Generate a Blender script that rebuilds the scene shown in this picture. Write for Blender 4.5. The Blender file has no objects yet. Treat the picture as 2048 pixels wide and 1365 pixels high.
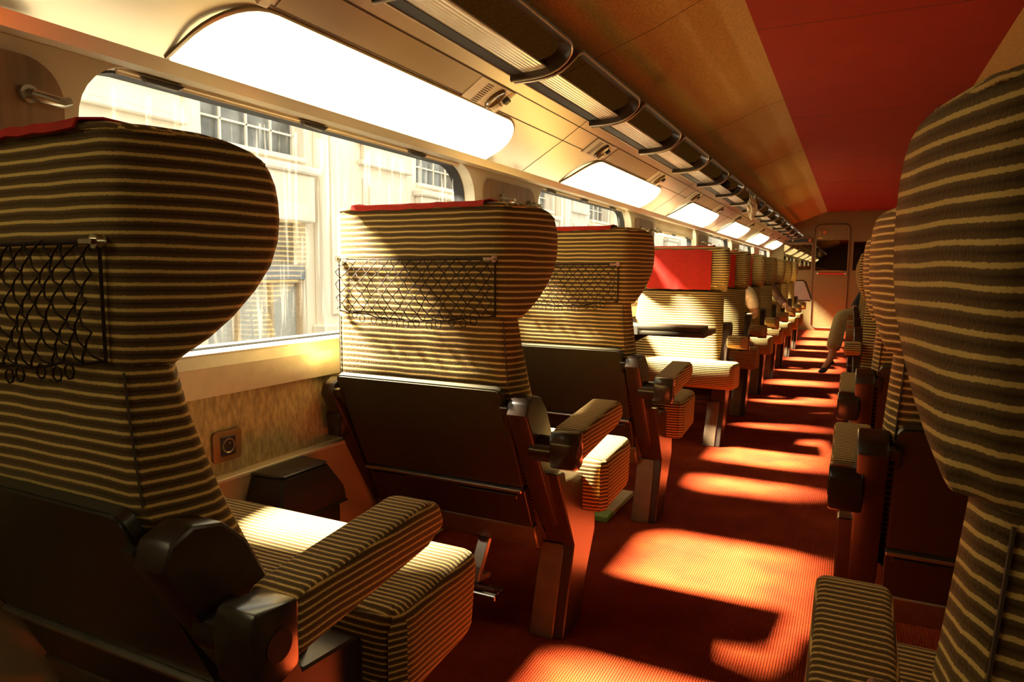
import bpy, bmesh, math, random
from mathutils import Vector, Matrix
random.seed(7)
scene = bpy.context.scene
COL = scene.collection
PI = math.pi

# ------------------------------------------------------------------ materials
def new_mat(name):
    m = bpy.data.materials.new(name); m.use_nodes = True
    nt = m.node_tree; nt.nodes.clear()
    out = nt.nodes.new('ShaderNodeOutputMaterial')
    return m, nt, out
def N(nt, t, **k):
    n = nt.nodes.new(t)
    for a, v in k.items():
        if a in n.inputs.keys(): n.inputs[a].default_value = v
        else: setattr(n, a, v)
    return n
def math_n(nt, op, a, b=None, c=None):
    n = nt.nodes.new('ShaderNodeMath'); n.operation = op
    for i, v in enumerate((a, b, c)):
        if v is None: continue
        if isinstance(v, (int, float)): n.inputs[i].default_value = v
        else: nt.links.new(v, n.inputs[i])
    return n.outputs[0]
def ramp(nt, fac, stops):
    r = nt.nodes.new('ShaderNodeValToRGB'); e = r.color_ramp.elements
    while len(e) > 1: e.remove(e[-1])
    e[0].position = stops[0][0]; e[0].color = (*stops[0][1], 1)
    for p, c in stops[1:]:
        x = e.new(p); x.color = (*c, 1)
    nt.links.new(fac, r.inputs[0])
    return r.outputs[0]
def simple(name, col, rough=0.5, metal=0.0, var=0.12, vscale=30, bump=0.0, bscale=200, spec=0.5, stretch=(1, 1, 1), coat=0.0):
    m, nt, out = new_mat(name)
    p = N(nt, 'ShaderNodeBsdfPrincipled', Roughness=rough, Metallic=metal)
    p.inputs['Specular IOR Level'].default_value = spec
    p.inputs['Coat Weight'].default_value = coat
    tc = N(nt, 'ShaderNodeTexCoord')
    mp = N(nt, 'ShaderNodeMapping'); mp.inputs['Scale'].default_value = stretch
    nt.links.new(tc.outputs['Object'], mp.inputs[0])
    nz = N(nt, 'ShaderNodeTexNoise', Scale=vscale, Detail=3.0)
    nt.links.new(mp.outputs[0], nz.inputs['Vector'])
    lo = tuple(c * (1 - var) for c in col); hi = tuple(min(1, c * (1 + var)) for c in col)
    nt.links.new(ramp(nt, nz.outputs[0], [(0.3, lo), (0.7, hi)]), p.inputs['Base Color'])
    if bump:
        n2 = N(nt, 'ShaderNodeTexNoise', Scale=bscale, Detail=4.0)
        nt.links.new(mp.outputs[0], n2.inputs['Vector'])
        b = N(nt, 'ShaderNodeBump', Strength=bump, Distance=0.002)
        nt.links.new(n2.outputs[0], b.inputs['Height']); nt.links.new(b.outputs[0], p.inputs['Normal'])
    nt.links.new(p.outputs[0], out.inputs[0])
    return m
def stripes(name, pitch, off=0.0):
    m, nt, out = new_mat(name)
    p = N(nt, 'ShaderNodeBsdfPrincipled', Roughness=0.9)
    p.inputs['Specular IOR Level'].default_value = 0.15
    p.inputs['Sheen Weight'].default_value = 0.25
    p.inputs['Sheen Roughness'].default_value = 0.5
    p.inputs['Sheen Tint'].default_value = (1, .75, .4, 1)
    tc = N(nt, 'ShaderNodeTexCoord')
    s = N(nt, 'ShaderNodeSeparateXYZ'); nt.links.new(tc.outputs['Object'], s.inputs[0])
    sn = N(nt, 'ShaderNodeSeparateXYZ'); nt.links.new(tc.outputs['Normal'], sn.inputs[0])
    flat = math_n(nt, 'GREATER_THAN', math_n(nt, 'ABSOLUTE', sn.outputs[2]), 0.72)
    mx = N(nt, 'ShaderNodeMix'); mx.data_type = 'FLOAT'
    nt.links.new(flat, mx.inputs[0]); nt.links.new(s.outputs[2], mx.inputs[2]); nt.links.new(s.outputs[1], mx.inputs[3])
    wob = N(nt, 'ShaderNodeTexNoise', Scale=9.0, Detail=1.0); nt.links.new(tc.outputs['Object'], wob.inputs['Vector'])
    fz = N(nt, 'ShaderNodeTexNoise', Scale=320.0, Detail=2.0); nt.links.new(tc.outputs['Object'], fz.inputs['Vector'])
    v = math_n(nt, 'ADD', mx.outputs[0], math_n(nt, 'MULTIPLY', math_n(nt, 'SUBTRACT', wob.outputs[0], 0.5), 0.006))
    v = math_n(nt, 'ADD', v, math_n(nt, 'MULTIPLY', math_n(nt, 'SUBTRACT', fz.outputs[0], 0.5), 0.0022))
    f = math_n(nt, 'FRACT', math_n(nt, 'ADD', math_n(nt, 'DIVIDE', v, pitch), 50 + off))
    Yl = (0.66, 0.45, 0.14); Br = (0.105, 0.060, 0.020); Dk = (0.056, 0.030, 0.010); Md = (0.140, 0.083, 0.030)
    c = ramp(nt, f, [(0.0, Md), (0.2, Br), (0.36, Dk), (0.52, Br), (0.68, Md), (0.725, Yl), (0.94, Yl), (0.985, Md)])
    nt.links.new(c, p.inputs['Base Color'])
    hgt = math_n(nt, 'ADD', math_n(nt, 'PINGPONG', f, 0.5), math_n(nt, 'MULTIPLY', fz.outputs[0], 0.6))
    b = N(nt, 'ShaderNodeBump', Strength=0.45, Distance=0.003)
    nt.links.new(hgt, b.inputs['Height']); nt.links.new(b.outputs[0], p.inputs['Normal'])
    nt.links.new(p.outputs[0], out.inputs[0])
    return m
def emis(name, col, st):
    m, nt, out = new_mat(name)
    e = N(nt, 'ShaderNodeEmission', Strength=st); e.inputs[0].default_value = (*col, 1)
    nt.links.new(e.outputs[0], out.inputs[0]); return m

M = {}
M['stripe'] = stripes('striped_velvet', 0.0158)
M['stripe_fine'] = stripes('striped_velvet_fine', 0.0112, .3)
M['dark'] = simple('dark_plastic', (0.030, 0.022, 0.012), 0.34, bump=.12, bscale=400)
M['dark_gloss'] = simple('dark_gloss_plastic', (0.026, 0.020, 0.012), 0.2, bump=.05, bscale=150)
M['frame'] = simple('brown_seat_frame', (0.032, 0.017, 0.009), 0.32, bump=.05)
M['leg'] = simple('brown_metal_leg', (0.16, 0.10, 0.05), 0.38, metal=.35)
M['tray'] = simple('tray_plastic', (0.032, 0.026, 0.013), 0.33, bump=.1, bscale=500)
M['chrome'] = simple('dull_chrome', (0.55, 0.50, 0.40), 0.25, metal=1.0)
M['alu'] = simple('worn_aluminium', (0.42, 0.38, 0.30), 0.35, metal=.9)
M['bar'] = simple('olive_metal_bar', (0.17, 0.14, 0.085), 0.36, metal=.5)
M['anti_bounce_paint'] = simple('dark_anti_bounce_paint', (0.05, 0.05, 0.05), 0.4)  # unseen coach exterior, kept dark so it throws little sun at the facade
M['red_cloth'] = simple('red_cloth', (0.42, 0.018, 0.008), 0.8, var=.1, bump=.2, bscale=500, spec=.2)
M['cord'] = simple('net_cord', (0.030, 0.017, 0.011), 0.85, spec=.15)
M['felt_wall'] = simple('wall_felt', (0.42, 0.33, 0.18), 0.95, var=.3, vscale=110, bump=.4, bscale=300, stretch=(1, 1, .35), spec=.1)
M['ceil_felt'] = simple('ceiling_felt', (0.44, 0.295, 0.110), 0.95, var=.2, vscale=90, bump=.3, bscale=300, spec=.1)
M['red_ceiling'] = simple('red_ceiling_panel', (0.26, 0.018, 0.006), 0.75, var=.06, vscale=6, spec=.2)
M['cream'] = simple('cream_plastic', (0.60, 0.52, 0.36), 0.42, var=.04, vscale=5)
M['duct'] = simple('duct_panel', (0.46, 0.34, 0.19), 0.4, var=.06, vscale=5)
M['cove'] = simple('satin_cove', (0.52, 0.46, 0.34), 0.3, metal=.55, var=.04, vscale=4)
M['hatch'] = simple('bronze_hatch', (0.33, 0.245, 0.13), 0.36, metal=.35, var=.04, vscale=4)
M['sill'] = simple('sill_metal', (0.78, 0.74, 0.62), 0.35, metal=.5, var=.05)
M['rail'] = simple('dark_rail', (0.020, 0.013, 0.008), 0.6, spec=.2)
M['rack'] = simple('rack_frame', (0.040, 0.024, 0.012), 0.28)
M['rack_edge'] = simple('rack_edge', (0.45, 0.36, 0.25), 0.35, metal=.5)
M['wood'] = simple('laminate', (0.27, 0.155, 0.07), 0.45, var=.25, vscale=40, stretch=(1, 1, .08))
M['endwall'] = simple('end_wall_laminate', (0.20, 0.150, 0.05), 0.5, var=.18, vscale=60)
M['gasket'] = simple('rubber_gasket', (0.02, 0.02, 0.02), 0.5)
M['line'] = simple('dark_joint', (0.06, 0.035, 0.015), 0.7)
M['bin'] = simple('black_bin', (0.022, 0.020, 0.015), 0.3, bump=.25, bscale=250)
M['socket_plate'] = simple('bronze_plate', (0.26, 0.15, 0.065), 0.4, metal=.3)
M['mirror'] = simple('smoked_mirror', (0.24, 0.19, 0.12), 0.0, metal=1.0, var=.03)
M['red_bar'] = simple('red_handle', (0.45, 0.03, 0.02), 0.35)
M['orange_ring'] = simple('orange_button', (0.8, 0.18, 0.03), 0.4)
M['yellow'] = simple('yellow_print', (0.75, 0.6, 0.08), 0.6)
M['white_plastic'] = simple('ivory_switch', (0.75, 0.66, 0.46), 0.4)
M['lamp_glass'] = simple('smoked_lamp', (0.10, 0.055, 0.02), 0.18)
M['stone'] = simple('pale_stone', (0.78, 0.71, 0.58), 0.85, var=.1, vscale=2.5, stretch=(1, 1, .25))
M['stone_dark'] = simple('stone_joint', (0.52, 0.40, 0.25), 0.9)
M['ext_glass'] = simple('facade_glass', (0.16, 0.17, 0.16), 0.12, var=.5, vscale=3)
M['ext_blue'] = simple('blue_fascia', (0.16, 0.20, 0.24), 0.5)
M['ext_pale'] = simple('frosted_door_glass', (0.45, 0.46, 0.42), 0.3)
M['asphalt'] = simple('platform_paving', (0.13, 0.125, 0.11), 0.9)
M['bag'] = simple('white_plastic_bag', (0.75, 0.66, 0.45), 0.45)
M['black_cloth'] = simple('black_cloth', (0.012, 0.012, 0.012), 0.8)
M['skin'] = simple('skin', (0.55, 0.27, 0.13), 0.55)
M['shirt_white'] = simple('white_cotton', (0.78, 0.68, 0.46), 0.85)
M['trouser'] = simple('beige_trousers', (0.38, 0.34, 0.15), 0.85)
M['navy'] = simple('navy_jacket', (0.02, 0.022, 0.03), 0.8)
M['brown_sleeve'] = simple('brown_sleeve', (0.10, 0.035, 0.018), 0.6)
M['jeans'] = simple('dark_trousers', (0.04, 0.035, 0.03), 0.85)
M['hair'] = simple('dark_hair', (0.03, 0.018, 0.01), 0.6)
M['shoe'] = simple('black_shoe', (0.015, 0.012, 0.01), 0.35)
M['eye'] = simple('eye_dark', (0.03, 0.02, 0.015), 0.2)
M['carton'] = simple('cream_card', (0.62, 0.50, 0.24), 0.6)
M['carton_green'] = simple('green_card', (0.16, 0.30, 0.05), 0.6)
M['table'] = simple('table_laminate', (0.060, 0.046, 0.026), 0.4)
M['light'] = emis('lit_diffuser', (1.0, 0.85, 0.45), 3.2)
M['spot'] = emis('lit_spot', (1.0, 0.9, 0.6), 6.0)

# red ribbed carpet
def carpet():
    m, nt, out = new_mat('red_carpet')
    p = N(nt, 'ShaderNodeBsdfPrincipled', Roughness=0.95); p.inputs['Specular IOR Level'].default_value = .1
    tc = N(nt, 'ShaderNodeTexCoord')
    s = N(nt, 'ShaderNodeSeparateXYZ'); nt.links.new(tc.outputs['Object'], s.inputs[0])
    a = math_n(nt, 'SINE', math_n(nt, 'MULTIPLY', s.outputs[0], 2 * PI / 0.0075))
    b = math_n(nt, 'SINE', math_n(nt, 'MULTIPLY', s.outputs[1], 2 * PI / 0.011))
    k = math_n(nt, 'ADD', math_n(nt, 'MULTIPLY', a, b), a)
    nz = N(nt, 'ShaderNodeTexNoise', Scale=5.0, Detail=5.0); nt.links.new(tc.outputs['Object'], nz.inputs['Vector'])
    f = math_n(nt, 'ADD', math_n(nt, 'MULTIPLY', k, 0.14), nz.outputs[0])
    nt.links.new(ramp(nt, f, [(0.2, (0.14, 0.011, 0.0015)), (0.5, (0.215, 0.022, 0.003)), (0.8, (0.29, 0.040, 0.006))]), p.inputs['Base Color'])
    bp = N(nt, 'ShaderNodeBump', Strength=0.5, Distance=0.003); nt.links.new(k, bp.inputs['Height']); nt.links.new(bp.outputs[0], p.inputs['Normal'])
    nt.links.new(p.outputs[0], out.inputs[0]); return m
M['carpet'] = carpet()
def glass():
    m, nt, out = new_mat('window_glass')
    t = N(nt, 'ShaderNodeBsdfTransparent'); t.inputs[0].default_value = (0.95, 0.96, 0.94, 1)
    g = N(nt, 'ShaderNodeBsdfGlossy', Roughness=0.02)
    d = N(nt, 'ShaderNodeBsdfTranslucent'); d.inputs[0].default_value = (.9, .85, .7, 1)
    lwn = N(nt, 'ShaderNodeLayerWeight', Blend=0.5)
    lw = math_n(nt, 'ADD', math_n(nt, 'MULTIPLY', math_n(nt, 'POWER', lwn.outputs['Facing'], 5.0), 0.8), 0.045)
    tc = N(nt, 'ShaderNodeTexCoord'); mp = N(nt, 'ShaderNodeMapping'); mp.inputs['Scale'].default_value = (1, 14, .9)
    mp.inputs['Rotation'].default_value = (.12, 0, 0)
    nt.links.new(tc.outputs['Object'], mp.inputs[0])
    nz = N(nt, 'ShaderNodeTexNoise', Scale=5.0, Detail=5.0); nt.links.new(mp.outputs[0], nz.inputs['Vector'])
    dirt = ramp(nt, nz.outputs[0], [(0.55, (0, 0, 0)), (0.75, (0.035, 0.035, 0.035))])
    m0 = N(nt, 'ShaderNodeMixShader'); nt.links.new(dirt, m0.inputs[0]); nt.links.new(t.outputs[0], m0.inputs[1]); nt.links.new(d.outputs[0], m0.inputs[2])
    mx = N(nt, 'ShaderNodeMixShader'); nt.links.new(lw, mx.inputs[0]); nt.links.new(m0.outputs[0], mx.inputs[1]); nt.links.new(g.outputs[0], mx.inputs[2])
    nt.links.new(mx.outputs[0], out.inputs[0]); return m
M['glass'] = glass()
def ribbed():
    m, nt, out = new_mat('ribbed_shelf_sheet')
    p = N(nt, 'ShaderNodeBsdfPrincipled', Roughness=0.2, Metallic=.45); p.inputs['Base Color'].default_value = (.82, .77, .64, 1)
    tc = N(nt, 'ShaderNodeTexCoord'); s = N(nt, 'ShaderNodeSeparateXYZ'); nt.links.new(tc.outputs['Object'], s.inputs[0])
    k = math_n(nt, 'SINE', math_n(nt, 'MULTIPLY', s.outputs[0], 2 * PI / 0.012))
    nz = N(nt, 'ShaderNodeTexNoise', Scale=7.0, Detail=2.0); nt.links.new(tc.outputs['Object'], nz.inputs['Vector'])
    b = N(nt, 'ShaderNodeBump', Strength=.35, Distance=.004); nt.links.new(math_n(nt, 'ADD', k, math_n(nt, 'MULTIPLY', nz.outputs[0], 3.0)), b.inputs['Height']); nt.links.new(b.outputs[0], p.inputs['Normal'])
    nt.links.new(p.outputs[0], out.inputs[0]); return m
M['ribbed'] = ribbed()

# ------------------------------------------------------------------ mesh helpers
def obj(name, bm, mat, parent=None, smooth=True, angle=35):
    bmesh.ops.recalc_face_normals(bm, faces=bm.faces)
    me = bpy.data.meshes.new(name); bm.to_mesh(me); bm.free()
    for m in (mat if isinstance(mat, (list, tuple)) else [mat]): me.materials.append(m)
    if smooth:
        me.shade_smooth(); me.set_sharp_from_angle(angle=math.radians(angle))
    o = bpy.data.objects.new(name, me); COL.objects.link(o)
    if parent: o.parent = parent
    return o
def B(): return bmesh.new()
def add(bm, tmp):
    me = bpy.data.meshes.new('t'); tmp.to_mesh(me); tmp.free(); bm.from_mesh(me); bpy.data.meshes.remove(me); return bm
def setmat(bm, i):
    for f in bm.faces: f.material_index = i
    return bm
def box(bm, x0, x1, y0, y1, z0, z1, bev=0.0, seg=2, mat=0):
    t = bmesh.new(); bmesh.ops.create_cube(t, size=1)
    for v in t.verts:
        v.co = Vector(((x0 + x1) / 2 + v.co.x * (x1 - x0), (y0 + y1) / 2 + v.co.y * (y1 - y0), (z0 + z1) / 2 + v.co.z * (z1 - z0)))
    if bev: bmesh.ops.bevel(t, geom=list(t.edges), offset=bev, segments=seg, affect='EDGES', profile=.5)
    setmat(t, mat); return add(bm, t)
def prism(bm, pts, axis, a0, a1, bev=0.0, seg=2, mat=0):
    """polygon pts extruded along an axis: 'x' pts are (y,z); 'y' (x,z); 'z' (x,y)"""
    t = bmesh.new()
    def mk(p, a): return {'x': (a, p[0], p[1]), 'y': (p[0], a, p[1]), 'z': (p[0], p[1], a)}[axis]
    lo = [t.verts.new(mk(p, a0)) for p in pts]; hi = [t.verts.new(mk(p, a1)) for p in pts]
    n = len(pts)
    t.faces.new(lo); t.faces.new(hi[::-1])
    for i in range(n): t.faces.new((lo[i], hi[i], hi[(i + 1) % n], lo[(i + 1) % n]))
    bmesh.ops.recalc_face_normals(t, faces=t.faces)
    if bev: bmesh.ops.bevel(t, geom=list(t.edges), offset=bev, segments=seg, affect='EDGES', profile=.5)
    setmat(t, mat); return add(bm, t)
def tube(bm, pts, r, n=6, mat=0, closed=False):
    t = bmesh.new(); rings = []; P = [Vector(p) for p in pts]; K = len(P)
    for i, p in enumerate(P):
        d = (P[(i + 1) % K] - P[i - 1]) if closed else (P[min(i + 1, K - 1)] - P[max(i - 1, 0)])
        d = d.normalized() if d.length else Vector((0, 0, 1))
        u = d.cross(Vector((0, 0, 1)) if abs(d.z) < .9 else Vector((1, 0, 0))).normalized(); w = d.cross(u)
        rr = r[i] if isinstance(r, (list, tuple)) else r
        rings.append([t.verts.new(p + (u * math.cos(2 * PI * k / n) + w * math.sin(2 * PI * k / n)) * rr) for k in range(n)])
    for i in range(K if closed else K - 1):
        a, b = rings[i], rings[(i + 1) % K]
        for k in range(n): t.faces.new((a[k], a[(k + 1) % n], b[(k + 1) % n], b[k]))
    if not closed: t.faces.new(rings[0]); t.faces.new(rings[-1][::-1])
    setmat(t, mat); return add(bm, t)
def loft(bm, secs, mat=0, cap=True):
    t = bmesh.new(); R = [[t.verts.new(p) for p in s] for s in secs]; n = len(secs[0])
    for a, b in zip(R, R[1:]):
        for k in range(n): t.faces.new((a[k], a[(k + 1) % n], b[(k + 1) % n], b[k]))
    if cap: t.faces.new(R[0]); t.faces.new(R[-1][::-1])
    setmat(t, mat); return add(bm, t)
def cyl(bm, p0, p1, r, n=20, mat=0, bev=0):
    return tube(bm, [p0, p1], r, n, mat)
def rrect(cx, cy, w, h, r, n=6, radii=None):
    """rounded rectangle, counter-clockwise; radii per corner: +x+y, -x+y, -x-y, +x-y"""
    rs = radii or (r,) * 4; out = []
    for q, (sx, sy) in enumerate(((1, 1), (-1, 1), (-1, -1), (1, -1))):
        rr = rs[q]; ox, oy = cx + sx * (w / 2 - rr), cy + sy * (h / 2 - rr)
        for k in range(n + 1):
            a = PI / 2 * q + PI / 2 * k / n
            out.append((ox + rr * math.cos(a), oy + rr * math.sin(a)))
    return out

def tag(o, label, cat, group=None):
    o['label'] = label; o['category'] = cat
    if group: o['group'] = group
    return o
def thing(name, label, cat, loc=(0, 0, 0), rz=0.0, group=None):
    o = bpy.data.objects.new(name, None); COL.objects.link(o); o.empty_display_size = .1
    o.location = loc; o.rotation_euler = (0, 0, rz)
    return tag(o, label, cat, group)
def struct(name, bm, m, parent=None, **k):
    o = obj(name, bm, m, parent, **k); o['kind'] = 'structure'; return o
def copy_tree(o, parent=None):
    c = o.copy(); COL.objects.link(c)
    if parent: c.parent = parent
    for ch in list(o.children): copy_tree(ch, c)
    return c

# ------------------------------------------------------------------ layout constants
XW = -1.45            # inner face of the window wall
XR = 1.57             # inner face of the far side wall
YE = 14.2             # end wall
YB = -2.6             # wall behind
PIT = 2.30            # window bay pitch
WIN0 = 0.90           # first window's near edge
NB = range(0, 6)     # bays

# ------------------------------------------------------------------ train seats
def head_section(z, yf, top=0.0, hw=.285):
    """closed loop in plan at height z; yf = how far the wing reaches forward"""
    fr = min(.125, yf * .8 + .012)          # front padding between the wings
    xo = lambda y: hw + .010 + max(0, y) * .255
    th = .06
    s = 1 - top
    right = [(hw * .5, 0), (hw - .03, 0.0), (hw - .004, .010), (hw + .010, .034)]
    y1 = max(.05, yf - .022)
    for k in (.35, .7): right.append((xo(.034 + (y1 - .034) * k), .034 + (y1 - .034) * k))
    right += [(xo(y1), y1), (xo(y1) - .008, yf - .004), (xo(y1) - .028, yf), (xo(y1) - .05, yf - .012)]
    yi = max(fr + .012, yf - .05)
    right += [(xo(y1) - th - .012, yi - (yi - fr) * .25), (xo(fr) - th - .045, fr + .004), (hw * .45, fr), (0.05, fr)]
    loop = right + [(-x, y) for x, y in reversed(right)]
    cx, cy = 0, (fr) / 2
    return [((x - cx) * s + cx, (y - cy) * s + cy, z) for x, y in loop]

def build_headrest(x0=0.0):
    prof = [(.936, .05, .07), (.939, .06, .015), (.948, .073, 0), (.968, .105, 0), (.995, .138, 0), (1.03, .170, 0), (1.065, .194, 0), (1.10, .206, 0), (1.13, .209, 0),
            (1.155, .208, 0), (1.178, .204, 0), (1.197, .196, 0), (1.211, .185, 0), (1.221, .169, .004), (1.229, .147, .016), (1.235, .12, .045), (1.239, .095, .12)]
    bm = B(); loft(bm, [head_section(z, yf, t) for z, yf, t in prof])
    bmesh.ops.translate(bm, verts=bm.verts, vec=(x0, 0, 0)); return bm
def build_piping(s, x0=0.0):
    bm = B()
    if True:
        pts = [(x0 + s * x, y, z) for x, y, z in ((.20, -.002, 1.232), (.262, .004, 1.229), (.292, .03, 1.227), (.305, .07, 1.226), (.316, .115, 1.224), (.326, .150, 1.217), (.334, .180, 1.203))]
        tube(bm, pts, .0035, 6)
    return bm
def back_profile(z):
    """rear y, side-front y, centre-front y for the backrest at height z"""
    pts = [(.44, .235, .29, .32), (.60, .105, .188, .240), (.745, .012, .125, .175), (.86, .004, .085, .135), (.945, .0, .058, .125)]
    for a, b in zip(pts, pts[1:]):
        if a[0] <= z <= b[0]:
            t = (z - a[0]) / (b[0] - a[0]); return [a[i] + (b[i] - a[i]) * t for i in (1, 2, 3)]
    return pts[0][1:] if z < .5 else pts[-1][1:]
def build_backrest(x0=0.0):
    secs = []
    for z in (.44, .52, .60, .68, .745, .80, .86, .91, .938):
        yr, ys, yc = back_profile(z)
        hw = .272 + (.03 if z < .6 else .03 * (.938 - z) / .34) * .6
        right = [(.12, yr), (hw - .02, yr), (hw, yr + .006), (hw + .012, yr + (ys - yr) * .4), (hw + .018, yr + (ys - yr) * .8), (hw + .010, ys),
                 (hw - .03, ys + (yc - ys) * .55), (hw - .10, yc - .006), (.08, yc)]
        secs.append([(x + x0, y, z) for x, y in right + [(-x, y) for x, y in reversed(right)]])
    bm = B(); loft(bm, secs); return bm
def build_seam(s, x0=0.0):
    pts = []
    for z in (.755, .80, .86, .93):
        yr, ys, yc = back_profile(z); hw = .272 + .018 * (.938 - z) / .34
        pts.append((x0 + s * (hw - .002), yr + .003, z))
    bm = B(); tube(bm, pts, .0016, 5); return bm
def build_cover(x0=0.0):
    """red cloth folded over the top of the headrest, hanging down the front"""
    bm = B(); n = 15
    prof = [(-.010, 1.228), (-.004, 1.241), (.03, 1.246), (.07, 1.245), (.098, 1.239), (.122, 1.226), (.134, 1.20), (.136, 1.12), (.137, 1.03), (.138, .952)]
    rnd = random.Random(3)
    wob = [rnd.uniform(-1, 1) for _ in range(n + 1)]
    rows = []
    for j, (y, z) in enumerate(prof):
        r = []
        for i in range(n + 1):
            x = -.215 + .43 * i / n
            w = wob[i] * .0022 * (1 if j > 5 else .7)
            r.append((x0 + x, y + w * (j > 4), z + (w * 1.6 if j < 2 else 0) + (.002 * wob[i] if j == 9 else 0) + (.004 if j < 5 and i in (0, n) else 0)))
        rows.append(r)
    t = bmesh.new(); V = [[t.verts.new(p) for p in r] for r in rows]
    for a, b in zip(V, V[1:]):
        for i in range(n): t.faces.new((a[i], a[i + 1], b[i + 1], b[i]))
    bmesh.ops.recalc_face_normals(t, faces=t.faces)
    bmesh.ops.solidify(t, geom=list(t.faces), thickness=.003)
    return add(bm, t)
def build_net(x0=0.0):
    bm = B(); x1, x2, zt, zb = -.262, .250, 1.092, .945
    W = x2 - x1; rnd = random.Random(11)
    def sag(x): return .022 * math.sin(PI * max(0, min(1, (x - x1) / W))) ** 1.2
    nd, nr = 14, 8
    def node(i, j):          # i column (half steps), j row
        x = x1 + W * i / (2 * nd); f = j / nr
        h = (zt - zb + sag(x)); 
        z = zt - h * f + .003 * math.sin(i * 2.1 + j * 1.7)
        return Vector((x0 + x + .003 * math.sin(i * 1.3 + j * 2.9), -.010 - .012 * math.sin(PI * f) - .003 * math.sin(i + j), z))
    for j in range(nr):
        for i in range(0, 2 * nd + 1):
            if (i + j) % 2: continue
            for di in (-1, 1):
                if 0 <= i + di <= 2 * nd:
                    a, b = node(i, j), node(i + di, j + 1); m = (a + b) / 2 + Vector((0, -.003, -.002))
                    tube(bm, [a, m, b], .0015, 4)
    for i in range(3, 2 * nd - 2, 2):      # loops hanging from the lower hem
        c = node(i, nr); tube(bm, [c + Vector((.010 * math.cos(a), -.003, -.010 + .010 * math.sin(a))) for a in [k * 2 * PI / 7 for k in range(7)]], .0016, 4, closed=True)
    tube(bm, [(x0 + x1, -.006, zt), (x0 + (x1 + x2) / 2, -.010, zt - .003), (x0 + x2, -.006, zt)], .0032, 6)
    for s in (x1, x2): tube(bm, [(x0 + s, -.006, zt), (x0 + s, -.005, zb - .004)], .0024, 6)
    tube(bm, [(x0 + x1, -.006, zb)] + [tuple(node(i, nr)) for i in range(2, 2 * nd, 2)] + [(x0 + x2, -.006, zb)], .0022, 5)
    return bm
def build_stud(x, z):
    bm = B(); cyl(bm, (x, -.002, z), (x, -.014, z), .009, 12); cyl(bm, (x, -.013, z), (x, -.018, z), .004, 8)
    s = -1 if x > 0 else 1
    box(bm, x + (s * .010 if s > 0 else -.034), x + (s * .034 if s > 0 else -.010), -.012, -.007, z - .004, z + .004, .0015, 1)
    return bm

TR0, TR1 = (-.018, .752), (.122, .452)        # tray: top and bottom line (y, z)
def tray_pt(t, off=0.0):
    dy, dz = TR1[0] - TR0[0], TR1[1] - TR0[1]; L = math.hypot(dy, dz)
    return (TR0[0] + dy * t + dz / L * off, TR0[1] + dz * t - dy / L * off)
def build_tray(x0=0.0):
    bm = B(); dy, dz = TR1[0] - TR0[0], TR1[1] - TR0[1]; L = math.hypot(dy, dz)
    t = bmesh.new()
    out = rrect(0, L / 2, .552, L, .02, 5, (.004, .004, .022, .022))      # local (x, s) s from top
    lo = []; hi = []
    for x, s in out:
        a = tray_pt(s / L, 0.0); b = tray_pt(s / L, -.022)
        lo.append(t.verts.new((x0 + x, *a))); hi.append(t.verts.new((x0 + x, *b)))
    n = len(out); f1 = t.faces.new(lo); t.faces.new(hi[::-1])
    for i in range(n): t.faces.new((lo[i], hi[i], hi[(i + 1) % n], lo[(i + 1) % n]))
    bmesh.ops.recalc_face_normals(t, faces=t.faces)
    bmesh.ops.bevel(t, geom=[e for e in t.edges if len(e.link_faces) == 2 and e.calc_face_angle(0) > 1.2], offset=.004, segments=2, affect='EDGES')
    return add(bm, t)
def slab_rear(bm, x0, x1, s0, s1, off0, off1, bev=.002, mat=0):
    """box lying in the tray's plane (s measured down from the tray's top, off out of the back)"""
    L = math.hypot(TR1[0] - TR0[0], TR1[1] - TR0[1])
    a, b, c, d = tray_pt(s0 / L, off0), tray_pt(s1 / L, off0), tray_pt(s1 / L, off1), tray_pt(s0 / L, off1)
    return prism(bm, [a, b, c, d], 'x', x0, x1, bev, 1, mat)

def build_side_frame(m, ao, leg_front):
    bm = B(); xi, xo_ = .287, .347
    xs = lambda a, b: (min(m * a, m * b), max(m * a, m * b))
    # upper dome beside the backrest
    prism(bm, [(-.012, .690), (.000, .722), (.035, .738), (.080, .728), (.120, .690), (.175, .590), (.235, .470), (.30, .40), (.26, .27), (.20, .345), (.130, .455), (.055, .58)], 'x', *xs(xi, xo_), .006, 2)
    # lower box under the armrest pivot
    foot = [(.435, .250), (.36, .125), (.315, .0), (.176, .0), (.254, .258)] if not leg_front else [(.44, .26), (.565, .0), (.445, .0), (.31, .25)]
    prism(bm, [(.118, .508), (.172, .502), (.182, .476), (.300, .466), (.322, .452), (.43, .395)] + foot, 'x', *xs(xi + .008, ao - (.082 if ao > .43 else .02)), .004, 1)
    return bm
def build_leg(m, ao, leg_front):
    bm = B(); xs = lambda a, b: (min(m * a, m * b), max(m * a, m * b))
    if leg_front: P = [(.30, .26), (.45, .26), (.57, .0), (.44, .0)]
    else: P = [(.248, .258), (.262, .256), (.186, .0), (.168, .0)]
    prism(bm, P, 'x', *xs(.278, .352), .003, 1); return bm
def build_arm(m, ao):
    xs = lambda a, b: (min(m * a, m * b), max(m * a, m * b))
    bm = B(); w = .088
    prof = [(.085, .560), (.085, .640), (.115, .648), (.395, .676), (.432, .664), (.448, .622), (.395, .597)]
    prism(bm, prof, 'x', *xs(ao - w, ao), .012, 3)
    return bm
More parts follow.
